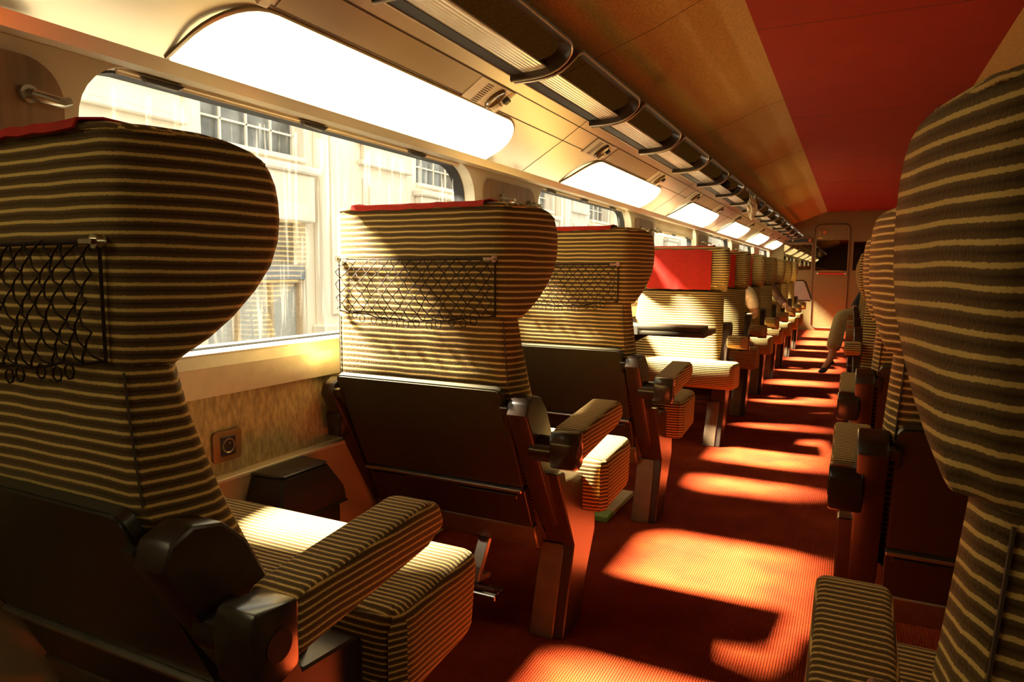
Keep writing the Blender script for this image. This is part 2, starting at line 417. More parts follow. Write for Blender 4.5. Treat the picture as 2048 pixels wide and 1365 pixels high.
def build_cap(m, ao):
    xs = lambda a, b: (min(m * a, m * b), max(m * a, m * b))
    bm = B()
    prism(bm, [(.018, .556), (.012, .625), (.022, .652), (.092, .645), (.092, .556), (.06, .545)], 'x', *xs(ao - .066, ao + .001), .006, 2)
    x = m * (ao + .0015); cyl(bm, (x - m * .004, .056, .598), (x + m * .001, .056, .598), .021, 22)
    a, b = xs(.33, ao - .06); cyl(bm, (a, .075, .59), (b, .075, .59), .036, 16)
    return bm
def build_cushion(m, ao, x0=0.0, plain=False):
    e = (ao - .012 if ao > .43 else .33) if not plain else .285
    if plain: P = [(-.285, .27), (.285, .27), (.285, .60), (-.285, .60)]
    else: P = [(-.285, .265), (.270, .265), (.272, .285), (.29, .312), (e - .015, .318), (e, .34), (e, .595), (-.285, .595)]
    P = [(m * x + x0, y) for x, y in P]
    if m < 0: P = P[::-1]
    t = B(); prism(t, P, 'z', .345, .515, .03, 4)
    for v in t.verts:
        v.co.z += (v.co.y - .45) * .07
        if v.co.y > .5 and v.co.z < .42: v.co.y -= .035 * (.42 - v.co.z) / .08
    return t

def make_seat(m, ao, double=False, leg_front=False):
    """seat facing local +y; m=+1: aisle on local +x"""
    r = thing('train_seat', '-', 'seat')
    xs = lambda a, b: (min(m * a, m * b), max(m * a, m * b))
    units = [0.0] + ([-m * .615] if double else [])
    for x0 in units:
        lw = -.035 if double else 0.0
        bk = obj('backrest', build_backrest(x0), M['stripe'], r, angle=50)
        for s in (-1, 1): obj('seam', build_seam(s, x0), M['line'], bk)
        hr_ = obj('headrest', build_headrest(x0), M['stripe'], r, angle=60)
        for s in (1, -1): obj('piping', build_piping(s, x0), M['stripe_fine'], hr_)
        cvr = obj('headrest_cover', build_cover(x0), M['red_cloth'], r); cvr['label'] = 'red cloth'
        nt_ = obj('luggage_net', build_net(x0), M['cord'], r)
        nt_['label'] = 'dark knotted cord net'
        for x in (-.262, .250): obj('stud', build_stud(x + x0, 1.092), M['chrome'], nt_)
        for q in (bk, hr_, cvr, nt_): q.location.z = lw
        obj('seat_cushion', build_cushion(m, ao, x0, plain=(x0 != 0)), M['stripe_fine'], r, angle=50)
        ty = obj('tray_table', build_tray(x0), M['tray'], r)
        for s in (-1, 1):
            lt = B()
            slab_rear(lt, x0 + s * .278 - .012, x0 + s * .278 + .012, .045, .075, -.002, .012)
            slab_rear(lt, x0 + s * .272 - .005, x0 + s * .272 + .005, .075, .098, 0, .008, .001)
            obj('latch', lt, M['dark_gloss'], ty)
        rb = B(); slab_rear(rb, x0 - .276, x0 + .272, .334, .345, -.01, .009)
        obj('rail', rb, M['alu'], r)
        lp = B(); slab_rear(lp, x0 - .276, x0 + .276, .345, .50, -.03, -.004)
        slab_rear(lp, x0 - .26, x0 - .13, .358, .368, -.006, .002); slab_rear(lp, x0 + .06, x0 + .25, .362, .376, -.006, .002)
        obj('lower_panel', lp, M['dark'], r)
        cb = B(); prism(cb, [(.185, .315), (.205, .325), (.262, .262), (.262, .225), (.215, .245)], 'x', x0 - .285, x0 + .285, .004, 1)
        obj('crossbar', cb, M['bar'], r)
        fb = B(); xx = x0 - m * .0
        prism(fb, [(.20, .24), (.215, .24), (.165, .17), (.150, .13), (.225, .115), (.235, .128), (.178, .142), (.19, .165), (.235, .235), (.235, .245)], 'x', xx + m * .10 - .018, xx + m * .10 + .018, .002, 1)
        ft = obj('footrest', fb, M['alu'], r)
        pd = B()
        for k in range(5): cyl(pd, (xx - .10, .140 + .014 * k, .122 - .007 * k), (xx + .18, .140 + .014 * k, .122 - .007 * k), .006, 8)
        box(pd, xx - .10, xx + .18, .140, .205, .086, .104, .003, 1)
        obj('pedal', pd, M['chrome'], ft)
    obj('side_frame', build_side_frame(m, ao, leg_front), M['frame'], r, angle=22)
    obj('leg', build_leg(m, ao, leg_front), M['leg'], r)
    am = obj('armrest', build_arm(m, ao), M['stripe_fine'], r)
    obj('pivot_cap', build_cap(m, ao), M['dark_gloss'], am, angle=25)
    # wall (or far) side
    xw = units[-1]
    bm = B(); prism(bm, [(-.012, .690), (.000, .722), (.035, .738), (.080, .728), (.120, .690), (.175, .590), (.235, .470), (.43, .40), (.44, .25), (.26, .27), (.20, .345), (.130, .455), (.055, .58)], 'x', *xs(-.290 + m * xw, -.338 + m * xw), .006, 2)
    obj('side_frame', bm, M['frame'], r)
    bm = B(); prism(bm, [(.255, .265), (.42, .25), (.36, .13), (.315, 0), (.172, 0)], 'x', *xs(-.290 + m * xw, -.338 + m * xw), .004, 1)
    obj('leg', bm, M['leg'], r)
    bm = B(); prism(bm, [(.03, .55), (.02, .62), (.05, .645), (.39, .655), (.42, .63), (.40, .595)], 'x', *xs(-.292 + m * xw, -.350 + m * xw), .008, 2)
    obj('armrest', bm, M['dark_gloss'], r)['label'] = 'dark plastic wall-side armrest'
    if double:
        bm = B(); prism(bm, [(.10, .57), (.10, .65), (.39, .665), (.42, .63), (.40, .595)], 'x', *xs(-.292, -.323), .008, 2)
        obj('armrest', bm, M['stripe_fine'], r)
    return r

SY = [.535, 1.57, 2.605]                                  # seats looking along the coach
SR = [4.80, 5.83, 6.86, 7.89, 8.92, 9.95, 10.98]          # seats looking back
XL, XRT = -1.075, .375
lab_l = ['striped single seat in the front row by the first big window, large pivot cap',
         'striped single seat in the second row by the windows, sunlit back and red cloth edge',
         'striped single seat in the third row by the windows, backing onto the folding table']
lab_b = ['single seat facing back behind folding table, wide red cloth on sunlit headrest',
         'second window-side seat facing back, behind the one with the wide red cloth',
         'window-side seat holding the passenger in the white sleeve',
         'window-side seat between the white sleeved passenger and the brown sleeved passenger',
         'window-side seat holding the passenger with the brown sleeve',
         'window-side seat second from the end partition',
         'last window-side seat before the end partition, beside the framed glass screen']
lab_r = ['large dark striped double seat in the front row across the aisle',
         'double seat across the aisle in the second row, black back panel in shadow',
         'double seat across the aisle in the third row, plain tan armrest top']
lab_rb = ['first double seat across the aisle facing back, striped cushion front in the aisle',
          'second double seat across the aisle facing back, mostly hidden behind the first',
          'third double seat across the aisle facing back',
          'double seat across the aisle just before the passenger in beige trousers',
          'double seat across the aisle under the passenger in beige trousers']
pA = make_seat(1, .465); pB = make_seat(-1, .465, leg_front=True)
pC = make_seat(-1, .397, double=True); pD = make_seat(1, .397, double=True, leg_front=True)
for i, y in enumerate(SY):
    o = pA if i == 0 else copy_tree(pA); o.location = (XL, y, 0); tag(o, lab_l[i], 'seat', 'single seats along the windows')
for i, y in enumerate(SR):
    o = pB if i == 0 else copy_tree(pB); o.location = (XL + .02, y, 0); o.rotation_euler.z = PI; tag(o, lab_b[i], 'seat', 'single seats along the windows')
for i, y in enumerate(SY):
    o = pC if i == 0 else copy_tree(pC); o.location = (XRT, y, 0); tag(o, lab_r[i], 'seat', 'double seats across the aisle')
for i, y in enumerate(SR[:5]):
    o = pD if i == 0 else copy_tree(pD); o.location = (XRT, y, 0); o.rotation_euler.z = PI; tag(o, lab_rb[i], 'seat', 'double seats across the aisle')

# ------------------------------------------------------------------ coach shell
bm = B(); box(bm, XW - .1, XR + .1, YB, YE + .1, -.06, 0.0); struct('floor', bm, M['carpet'], smooth=False)

# window wall with rounded openings: ring of quads per bay
HZ0, HZ1, HR = .850, 1.500, .135
WLEN = 1.66
def bay(bm, y0, y1, hy0, hy1, x, z0=.735, z1=1.56, mat=0, depth=0.0, dmat=1):
    cy, cz = (hy0 + hy1) / 2, (HZ0 + HZ1) / 2
    hole = rrect(cy, cz, hy1 - hy0, HZ1 - HZ0, HR, 8)
    n = len(hole); outer = []
    q = n // 4
    cor = [(y1, z1), (y0, z1), (y0, z0), (y1, z0)]
    t = bmesh.new()
    hv = [t.verts.new((x, a, b)) for a, b in hole]
    ov = [t.verts.new((x, a, b)) for a, b in cor]
    for c in range(4):
        seg = hv[c * q:(c + 1) * q]
        for a, b in zip(seg, seg[1:]): t.faces.new((a, b, ov[c]))
        nx = hv[((c + 1) * q) % n]
        t.faces.new((seg[-1], nx, ov[(c + 1) % 4], ov[c]))
    setmat(t, mat)
    if depth:
        iv = [t.verts.new((x - depth, a, b)) for a, b in hole]
        for i in range(n):
            f = t.faces.new((hv[i], hv[(i + 1) % n], iv[(i + 1) % n], iv[i])); f.material_index = dmat
    bmesh.ops.remove_doubles(t, verts=t.verts, dist=1e-5)
    return add(bm, t)
wl = B()
for k in NB:
    w0 = WIN0 + PIT * k
    c = w0 + WLEN / 2
    bay(wl, c - PIT / 2, c + PIT / 2, w0, w0 + WLEN, XW, depth=.10)
    bay(wl, c - PIT / 2, c + PIT / 2, w0, w0 + WLEN, XW - .10, depth=0, mat=3)
yl0, yl1 = WIN0 + WLEN / 2 - PIT / 2, WIN0 + PIT * 5 + WLEN / 2 + PIT / 2
if yl1 < YE: box(wl, XW - .10, XW, yl1, YE + .1, .735, 1.56)
if yl0 > YB: box(wl, XW - .10, XW, YB, yl0, .735, 1.56)  # unseen window bay behind the camera walled up to cut incoming light
box(wl, XW - .101, XW - .05, YB, YE + .1, 1.55, 2.30, mat=3)          # outer skin above the windows
box(wl, XW - .10, XW, YB, YE + .1, 0, .735, mat=2)
box(wl, XW - .112, XW - .101, YB - .1, YE + .1, -.5, .740, mat=3)  # unseen dark plate added to stop sun bouncing onto the building
struct('wall_left', wl, [M['cream'], M['sill'], M['felt_wall'], M['anti_bounce_paint']])
# window sill band with ribs, ledge and heating duct
sb = B(); prism(sb, [(XW - .03, .740), (XW + .028, .740), (XW + .030, .815), (XW + .018, .842), (XW - .03, .850)], 'y', YB, YE, 0, 1)
for k in range(5): box(sb, XW - .004 + .0048 * k - .0012, XW - .004 + .0048 * k + .0012, YB, YE, .842, .8505 - .0006 * k)
struct('trim_1', sb, M['sill'], angle=20)
dc = B(); prism(dc, [(XW, .10), (XW + .035, .10), (XW + .04, .515), (XW + .035, .523), (XW, .525)], 'y', YB, YE, 0, 1)
struct('trim_2', dc, M['duct'], angle=20)
bd = B(); box(bd, XW + .034, XW + .043, YB, YE, .515, .526, .002, 1); struct('trim_3', bd, M['cream'])

# windows
for i, k in enumerate(NB):
    w0 = WIN0 + PIT * k
    e = bpy.data.objects.new('window_%d' % (i + 1), None); COL.objects.link(e); e['kind'] = 'structure'
    cy, cz = w0 + WLEN / 2, (HZ0 + HZ1) / 2
    g = B(); o1 = rrect(cy, cz, WLEN, HZ1 - HZ0, HR, 8); i1 = rrect(cy, cz, WLEN - .012, HZ1 - HZ0 - .012, HR - .006, 8)
    loft(g, [[(XW - .050, a, b) for a, b in o1], [(XW - .050, a, b) for a, b in i1], [(XW - .097, a, b) for a, b in i1], [(XW - .097, a, b) for a, b in o1]], cap=False)
    f = struct('window_frame', g, M['gasket'], e)
    g = B(); t = bmesh.new(); t.faces.new([t.verts.new((XW - .075, a, b)) for a, b in i1]); add(g, t)
    p = struct('window_pane', g, M['glass'], e, smooth=False)

# cove above the windows
A_, K_, R_ = (-1.405, 1.528), (-1.208, 1.650), (-1.085, 1.732)
def cove_pt(u, off=0.0):
    """u 0..1 lower slope, 1..2 upper; off = into the coach"""
    a, b, t = (A_, K_, u) if u <= 1 else (K_, R_, u - 1)
    dx, dz = b[0] - a[0], b[1] - a[1]; L = math.hypot(dx, dz)
    return (a[0] + dx * t + dz / L * off, a[1] + dz * t - dx / L * off)
cv = B(); prism(cv, [(XW - .02, 1.500), (XW + .006, 1.496), (XW + .026, 1.502), A_, K_, R_, (-1.10, 1.77), (XW - .02, 1.62)], 'y', YB, YE, 0, 1)
struct('trim_4', cv, M['cove'], angle=12)
jl = B()
def cove_strip(bm, u0, u1, y0, y1, off=.0012, th=.003, mat=0):
    a, b = cove_pt(u0, off), cove_pt(u1, off); c, d = cove_pt(u1, off - th), cove_pt(u0, off - th)
    return prism(bm, [a, b, c, d], 'y', y0, y1, 0, 1, mat)
SEAM = 2.93
for k in range(-3, 6): cove_strip(jl, 0.0, 1.0, SEAM + PIT * k - .0015, SEAM + PIT * k + .0015); cove_strip(jl, 1.0001, 2, SEAM + PIT * k - .0015, SEAM + PIT * k + .0015)
cove_strip(jl, 1.01, 1.035, YB, YE); cove_strip(jl, 1.66, 1.685, YB, YE)
struct('trim_5', jl, M['line'], smooth=False)
rl = B(); box(rl, -1.10, -1.050, YB, YE, 1.745, 1.77, .003, 1); box(rl, -1.09, -1.036, YB, YE, 1.729, 1.7345)
struct('trim_6', rl, M['rail'])
rl = B(); box(rl, -1.086, -1.081, YB, YE, 1.7245, 1.7305, .001, 1); struct('trim_7', rl, M['rack_edge'])

# lit ceiling panels
LIT0, LLEN = 1.075, 1.475
names_l = ['lit panel over the first big window, longest white glow', 'second lit panel along the windows', 'third lit panel along the windows', 'fourth lit panel along the windows', 'fifth lit panel along the windows', 'last lit panel along the windows by the end partition', 'lit panel behind the front row']
for idx, k in enumerate((0, 1, 2, 3, 4, 5, -1)):
    y0 = LIT0 + PIT * k; y1 = min(y0 + LLEN, YE - .08); L = y1 - y0
    if L < .3: continue
    cy = (y0 + y1) / 2; WL = math.hypot(K_[0] - A_[0], K_[1] - A_[1]) * .93
    r = thing('ceiling_light', names_l[idx], 'light', (-1.3, cy, 1.6), 0, 'lit panels above the windows')
    def shape(grow, off, n=9):
        rr = .15
        pts = rrect(0, WL / 2, L + grow, WL + grow, .01, n, (rr, rr, .004, .004))
        out = []
        for a, s in pts:
            bul = .010 * math.sin(PI * max(0, min(1, s / WL)))
            x, z = cove_pt(.03 + max(-.01, s) / WL * .93, off + bul); out.append((x + 1.3, a, z - 1.6))
        return out
    bm = B(); t = bmesh.new(); top = shape(0, .010); ins = shape(-.02, .013); base = shape(0, -.002)
    loft(bm, [base, top, ins]); d = obj('diffuser', bm, M['light'], r, angle=60)
    bm = B(); loft(bm, [shape(.012, -.002), shape(.012, .005), shape(.001, .007), shape(.0, -.002)], cap=False); obj('bezel', bm, M['hatch'], r)
    r2 = copy_tree(r); r2.location = (.12 + 1.3, cy, 1.6); r2.rotation_euler.z = PI  # unseen mirrored panels over the double seats, added for warm fill light
    tag(r2, names_l[idx].replace('along the windows', 'added unseen over the double seats').replace('over the first big window, longest white glow', 'added unseen over the front row double seat').replace('behind the front row', 'added unseen behind the front row double seat'), 'light', 'fill panels over the double seats')
# hatches above the lights and reading lamp units, one per seat
lampY = [.28 + 1.035 * 0, 2.40, 3.44, 4.5, 5.55, 6.6, 7.65, 8.7, 9.75, 10.8]
hb = [(1.205 + PIT * k, 2.033 + PIT * k) for k in range(-1, 6)]
for i, (a, b) in enumerate(hb):
    bm = B(); cove_strip(bm, 1.045, 1.655, a, min(b, YE - .02), .003, .004); o = struct('trim_%d' % (10 + i), bm, M['hatch'], smooth=False)
LY = [1.065, 2.165] + [2.165 + 1.15 * k for k in range(1, 11)]
lamp_names = ['reading lamp unit in top corner above first lit panel, small bright spot', 'reading lamp unit with slotted vent and black numbered tag, end of first lit panel', 'reading lamp unit with vent above the start of the second lit panel', 'reading lamp unit above the end of the second lit panel']
ordn = ['fifth', 'sixth', 'seventh', 'eighth', 'ninth', 'tenth', 'eleventh', 'twelfth']
def cove_frame(u, y, off=0.0):
    """matrix: local x along coach, local y up the slope, local z out of the cove"""
    a, b = K_, R_; dx, dz = b[0] - a[0], b[1] - a[1]; L = math.hypot(dx, dz)
    up = Vector((dx / L, 0, dz / L)); nrm = Vector((dz / L, 0, -dx / L)); al = up.cross(nrm)
    x, z = cove_pt(u, off); m = Matrix.Identity(4)
    for c, v in enumerate((al, up, nrm)):
        for r_ in range(3): m[r_][c] = v[r_]
    m.translation = (x, y, z); return m
def lamp_unit(label, y, first):
    r = thing('reading_lamp', label, 'lamp', (0, 0, 0), 0, 'reading lamp units above the windows')
    r.matrix_world = cove_frame(1.30, y)
    bm = B(); box(bm, -.125, .125, -.052, .052, -.002, .004, .0015, 1); obj('plate', bm, M['cream'], r)
    s = -1 if (r.matrix_world.to_3x3() @ Vector((1, 0, 0))).y > 0 else 1     # local x sign pointing to the camera end
    bm = B()
    for k in range(10): box(bm, s * .046 - .021, s * .046 + .021, -.042 + .0088 * k - .002, -.042 + .0088 * k + .002, .0035, .0046)
    obj('vent', bm, M['line'], r)
    bm = B(); rings = []
    for rr, h in ((1, .004), (1, .010), (.86, .015), (.45, .010)): rings.append([(s * -.040 + .029 * rr * math.cos(a), .046 * rr * math.sin(a), h) for a in [2 * PI * q / 28 for q in range(28)]])
    loft(bm, rings); obj('lens', bm, M['lamp_glass'], r)
    bm = B(); box(bm, s * -.095 - .012, s * -.095 + .012, -.045, -.010, .003, .016, .002, 1); obj('switch', bm, M['white_plastic'], r)
    bm = B(); box(bm, s * -.100 - .012, s * -.100 + .012, .002, .026, .003, .020, .002, 1); tg = obj('number_tag', bm, M['gasket'], r)
    if first:
        cu = bpy.data.curves.new('digits', 'FONT'); cu.body = '72'; cu.size = .017; cu.extrude = .0004; cu.align_x = 'CENTER'; cu.align_y = 'CENTER'
        to = bpy.data.objects.new('digits_text', cu); COL.objects.link(to)
        me = bpy.data.meshes.new_from_object(to.evaluated_get(bpy.context.evaluated_depsgraph_get()))
        bpy.data.objects.remove(to); me.materials.clear(); me.materials.append(M['yellow'])
        to = bpy.data.objects.new('digits', me); COL.objects.link(to); to.parent = tg
        to.location = (s * -.100, .014, .0205); to.rotation_euler = (0, 0, PI / 2 if s > 0 else -PI / 2)
    bm = B(); box(bm, s * -.100 - .007, s * -.100 + .007, .032, .048, .003, .0048); obj('sticker', bm, M['yellow'], r)
    return r
for i, y in enumerate(LY):
    lb = lamp_names[i] if i < 4 else '%s reading lamp unit along the windows counting from the front row' % ordn[i - 4]
    lamp_unit(lb, y, i == 1)
# bright little spotlight beside the first lamp unit
# coat hooks on laminate panels between the windows
tn = 20
pier_names = ['above the front row seat', 'between the first and second windows', 'between the second and third windows', 'between the third and fourth windows', 'between the fourth and fifth windows']
for i, k in enumerate((0, 1, 2, 3, 4)):
    w0 = WIN0 + PIT * k
    bm = B(); P = rrect(w0 - .30, 1.335, .54, .262, .06, 8, (.075, .06, .02, .02)); prism(bm, P, 'x', XW - .002, XW + .004, 0, 1)
    struct('trim_%d' % (tn + i), bm, M['wood'])
    for off, side in ((-.40, 'first'), (-.10, 'second')):
        h = thing('coat_hook', '%s metal coat hook on the wood panel %s' % (side, pier_names[i]), 'hook', (XW + .004, w0 + off, 1.392), 0, 'coat hooks between the windows')
        bm = B(); cyl(bm, (-.002, 0, 0), (.012, 0, 0), .017, 18); obj('base', bm, M['alu'], h)
        bm = B(); tube(bm, [(.010, 0, 0), (.030, 0, -.004), (.036, .012, -.008), (.036, .045, -.010), (.036, .060, -.004)], [.010, .010, .011, .011, .009], 10); obj('peg', bm, M['alu'], h)
# roller blinds in the window heads
bl_names = ['dark edged roller blind pulled up in the first big window', 'roller blind pulled up in the second window', 'cream roller blind lowered part way in the third window', 'roller blind pulled up in the fourth window', 'roller blind pulled up in the fifth window']
for k in range(5):
    w0 = WIN0 + PIT * k; low = .085 if k == 2 else .0
    r = thing('roller_blind', bl_names[k], 'blind', (XW - .02, w0 + WLEN / 2, 1.49), 0, 'roller blinds in the windows')
    bm = B(); box(bm, -.006, .006, -WLEN / 2 + .10, WLEN / 2 - .10, .000 - low, .012 - low, .002, 1); obj('bottom_rail', bm, M['cream'], r)
    bm = B(); box(bm, -.001, .001, -WLEN / 2 + .10, WLEN / 2 - .10, -.005 - low, .012); obj('blind_cloth', bm, M['cream'], r)
    for s in (-.62, -.12, .42):
        bm = B(); prism(bm, [(-.06, .0), (-.05, -.012), (.03, -.014), (.055, .002)], 'x', .006, .018, .002, 1)
        bmesh.ops.translate(bm, verts=bm.verts, vec=(0, s, -low)); obj('clip', bm, M['dark'], r)

# ------------------------------------------------------------------ luggage racks
CURVE = [(-1.085, 1.735), (-1.05, 1.735), (-1.015, 1.736), (-.98, 1.738), (-.952, 1.742), (-.926, 1.750), (-.903, 1.764), (-.884, 1.783), (-.872, 1.806)]
def curve_at(s):
    d = 0
    for a, b in zip(CURVE, CURVE[1:]):
        L = math.hypot(b[0] - a[0], b[1] - a[1])
        if s <= d + L or b is CURVE[-1]:
            t = (s - d) / L; tx, tz = (b[0] - a[0]) / L, (b[1] - a[1]) / L
            return (a[0] + tx * t * L, a[1] + tz * t * L), (tx, tz)
        d += L
SL = sum(math.hypot(b[0] - a[0], b[1] - a[1]) for a, b in zip(CURVE, CURVE[1:]))
RP = .785; RL = RP - .030
def rack_mesh():
    bm = B(); path = []
    rr = .05
    for k in range(9): path.append((SL - rr) * k / 8 if k < 9 else 0)
    pts = [(s, 0.0) for s in path]
    for k in range(1, 7): a = PI / 2 * k / 6; pts.append((SL - rr + rr * math.sin(a), rr - rr * math.cos(a)))
    pts2 = [(s, RL - y) for s, y in reversed(pts)]
    pts = pts + pts2
    W, T = .025, .008
    secs = []; edge = []
    for i, (s, y) in enumerate(pts):
        a = pts[max(i - 1, 0)]; b = pts[min(i + 1, len(pts) - 1)]
        ds, dy = b[0] - a[0], b[1] - a[1]; L = math.hypot(ds, dy); ds, dy = ds / L, dy / L
        (x, z), (tx, tz) = curve_at(s)
        nrm = Vector((tz, 0, -tx)); 
        inw = Vector((-dy * tx, ds, -dy * tz))      # in-plane normal towards the inside of the loop
        p = Vector((x, y, z))
        secs.append([p + nrm * W + inw * T, p + nrm * W - inw * T, p - nrm * W - inw * T, p - nrm * W + inw * T])
        edge.append(p + nrm * (W + .001))
    loft(bm, secs)
    e = B(); tube(e, edge, .0036, 5)
    sh = B(); n = 6; S0, S1 = .048, .135
    top = []; 
    secs = []
    for k in range(n + 1):
        s = S0 + (S1 - S0) * k / n; (x, z), (tx, tz) = curve_at(s)
        secs.append([(x, .008, z - .004), (x, RL - .008, z - .004), (x, RL - .008, z + .001), (x, .008, z + .001)])
    loft(sh, secs)
    return bm, e, sh
fm, em, sm = rack_mesh()
rk = thing('luggage_rack', '-', 'rack'); obj('frame', fm, M['rack'], rk, angle=40); obj('edge_strip', em, M['rack_edge'], rk); obj('shelf', sm, M['ribbed'], rk)
rackY0 = 2.60 - RP * 6
words_ = ['first', 'second', 'third', 'fourth', 'fifth', 'sixth', 'seventh', 'eighth', 'ninth', 'tenth', 'eleventh', 'twelfth', 'thirteenth', 'fourteenth', 'fifteenth', 'sixteenth', 'seventeenth', 'eighteenth']
nr = 0
for k in range(-1, 17):
    y = 2.195 + RP * k
    if y + RL > YE - .05: break
    o = rk if nr == 0 else copy_tree(rk); o.location = (0, y, 0)
    tag(o, ('luggage rack section cut by the top edge of the view' if k == -1 else '%s dark framed luggage rack section fully in view along the ceiling' % words_[k]), 'rack', 'luggage rack sections above the windows'); nr += 1

# ------------------------------------------------------------------ ceiling
cl = B()
CP = [(-1.25, 1.945), (-1.053, 2.016), (-.818, 2.095), (-.61, 2.186), (-.475, 2.226)]
prism(cl, CP + [(-.475, 2.26), (-1.25, 2.26)], 'y', YB, YE, 0, 1)
CR = [(.605, 2.226), (.74, 2.186), (.948, 2.095), (1.183, 2.016), (1.38, 1.945)]
prism(cl, CR + [(1.38, 2.26), (.605, 2.26)], 'y', YB, YE, 0, 1)
struct('ceiling', cl, M['ceil_felt'], angle=30)
cs = B(); box(cs, -.475, .605, YB, YE, 2.226, 2.26); struct('trim_40', cs, M['red_ceiling'], smooth=False)
cj = B()
for k in range(-2, 7):
    y = 2.98 + 2.05 * k
    for a, b in zip(CP, CP[1:]): prism(cj, [(a[0], a[1] - .001), (b[0], b[1] - .001), (b[0], b[1] + .004), (a[0], a[1] + .004)], 'y', y - .0015, y + .0015)
    box(cj, -.475, .605, y + .6 - .0015, y + .6 + .0015, 2.225, 2.231)
struct('trim_41', cj, M['line'], smooth=False)
# space behind the rack, roof, far side wall
bk = B(); prism(bk, [(-1.27, 1.73), (-1.095, 1.735), (-1.25, 1.75), (-1.245, 1.96), (-1.27, 1.96)], 'y', YB, YE, 0, 1); struct('trim_42', bk, M['ceil_felt'])
rf = B(); box(rf, XW - .10, XR + .1, YB - .1, YE + .1, 2.28, 2.34); struct('roof', rf, M['cream'])
wr = B(); box(wr, XR, XR + .1, YB, YE + .1, 0, 2.3); struct('wall_right', wr, M['cream'], smooth=False)
wr = B(); prism(wr, [(XR, 1.528), (1.525, 1.528), (1.205, 1.732), (1.38, 1.95), (XR, 1.95)], 'y', YB, YE, 0, 1); struct('trim_43', wr, M['cove'])
wb = B(); box(wb, XW - .1, XR + .1, YB - .1, YB, 0, 2.3); struct('wall_back', wb, M['wood'], smooth=False)

# ------------------------------------------------------------------ end partition
we = B(); box(we, XW - .1, XR + .1, YE, YE + .1, 0, 2.3); struct('wall_end', we, M['endwall'], smooth=False)
yf = YE
d = bpy.data.objects.new('door_1', None); COL.objects.link(d); d['kind'] = 'structure'
DX0, DX1 = -.672, -.072
bm = B(); P = rrect((DX0 + DX1) / 2, 1.02, DX1 - DX0, 1.94, .10, 8); prism(bm, P, 'y', yf - .012, yf + .01, .003, 1); struct('door_leaf', bm, M['endwall'], d)
bm = B(); tube(bm, [(x, yf - .013, z) for x, z in P], .0075, 6, closed=True); struct('door_seal', bm, M['line'], d)
bm = B(); box(bm, -.64, -.10, yf - .018, yf - .010, 1.13, 1.70, .003, 1); struct('door_glass', bm, M['mirror'], d, smooth=False)
hd = bpy.data.objects.new('door_handle', None); COL.objects.link(hd); hd.parent = d; hd.location = (-.36, yf - .012, 1.08)
bm = B(); tube(bm, [(-.22, -.045, 0), (.22, -.045, 0)], .018, 10); obj('bar', bm, M['red_bar'], hd)
for s in (-1, 1):
    bm = B(); tube(bm, [(s * .235, 0, 0), (s * .235, -.045, 0), (s * .215, -.046, 0)], .016, 10); obj('bracket', bm, M['white_plastic'], hd)
sg = thing('door_sign', 'small sign plate with a red dot at the top of the end door', 'sign', (-.54, yf - .013, 1.81))
bm = B(); box(bm, -.08, .09, -.004, 0, -.11, .10, .001, 1); obj('plate', bm, M['endwall'], sg)
bm = B(); cyl(bm, (.03, -.003, .04), (.03, -.009, .04), .026, 18); obj('dot', bm, M['orange_ring'], sg)
bm = B(); box(bm, -.06, -.05, -.007, -.003, -.03, .06); box(bm, -.08, .0, -.007, -.003, -.08, -.055); obj('mark', bm, M['yellow'], sg)
mp_ = thing('smoked_mirror', 'smoked mirror panel on end partition reflecting the row of lights', 'mirror', (-.945, yf - .004, 1.375))
bm = B(); box(bm, -.26, .235, -.006, .004, -.235, .245, .002, 1); obj('glass', bm, M['mirror'], mp_, smooth=False)
bm = B(); box(bm, -.262, .24, -.010, 0, -.250, -.235, .002, 1); box(bm, .232, .246, -.010, 0, -.25, .25, .002, 1); box(bm, -.262, .24, -.012, 0, .245, .262, .002, 1); obj('frame', bm, M['wood'], mp_)
mp2 = thing('smoked_mirror', 'narrow smoked panel on the end partition beside the end door, aisle seats before it', 'mirror', (.23, yf - .004, 1.375))
bm = B(); box(bm, -.24, .30, -.006, .004, -.235, .29, .002, 1); obj('glass', bm, M['mirror'], mp2, smooth=False)
bm = B(); box(bm, -.25, -.24, -.010, 0, -.24, .30, .002, 1); obj('frame', bm, M['wood'], mp2)
ds = thing('display_strip', 'black display strip with orange ring above the smoked mirror', 'display', (-.925, yf - .004, 1.70))
bm = B(); box(bm, -.25, .22, -.03, 0, -.03, .035, .004, 1); obj('case', bm, M['gasket'], ds)
bm = B(); box(bm, -.25, .22, -.034, 0, .035, .045, .002, 1); box(bm, -.25, .22, -.034, 0, -.045, -.035, .002, 1); obj('trim_bar', bm, M['wood'], ds)
bm = B(); tube(bm, [(.175 + .022 * math.cos(a), -.032, .022 * math.sin(a)) for a in [k * PI / 8 for k in range(16)]], .008, 6, closed=True); cyl(bm, (.175, -.029, 0), (.175, -.036, 0), .010, 10); obj('ring', bm, M['orange_ring'], ds)
bm = B(); cyl(bm, (-.13, -.029, 0), (-.13, -.034, 0), .017, 12); obj('lens', bm, M['white_plastic'], ds)
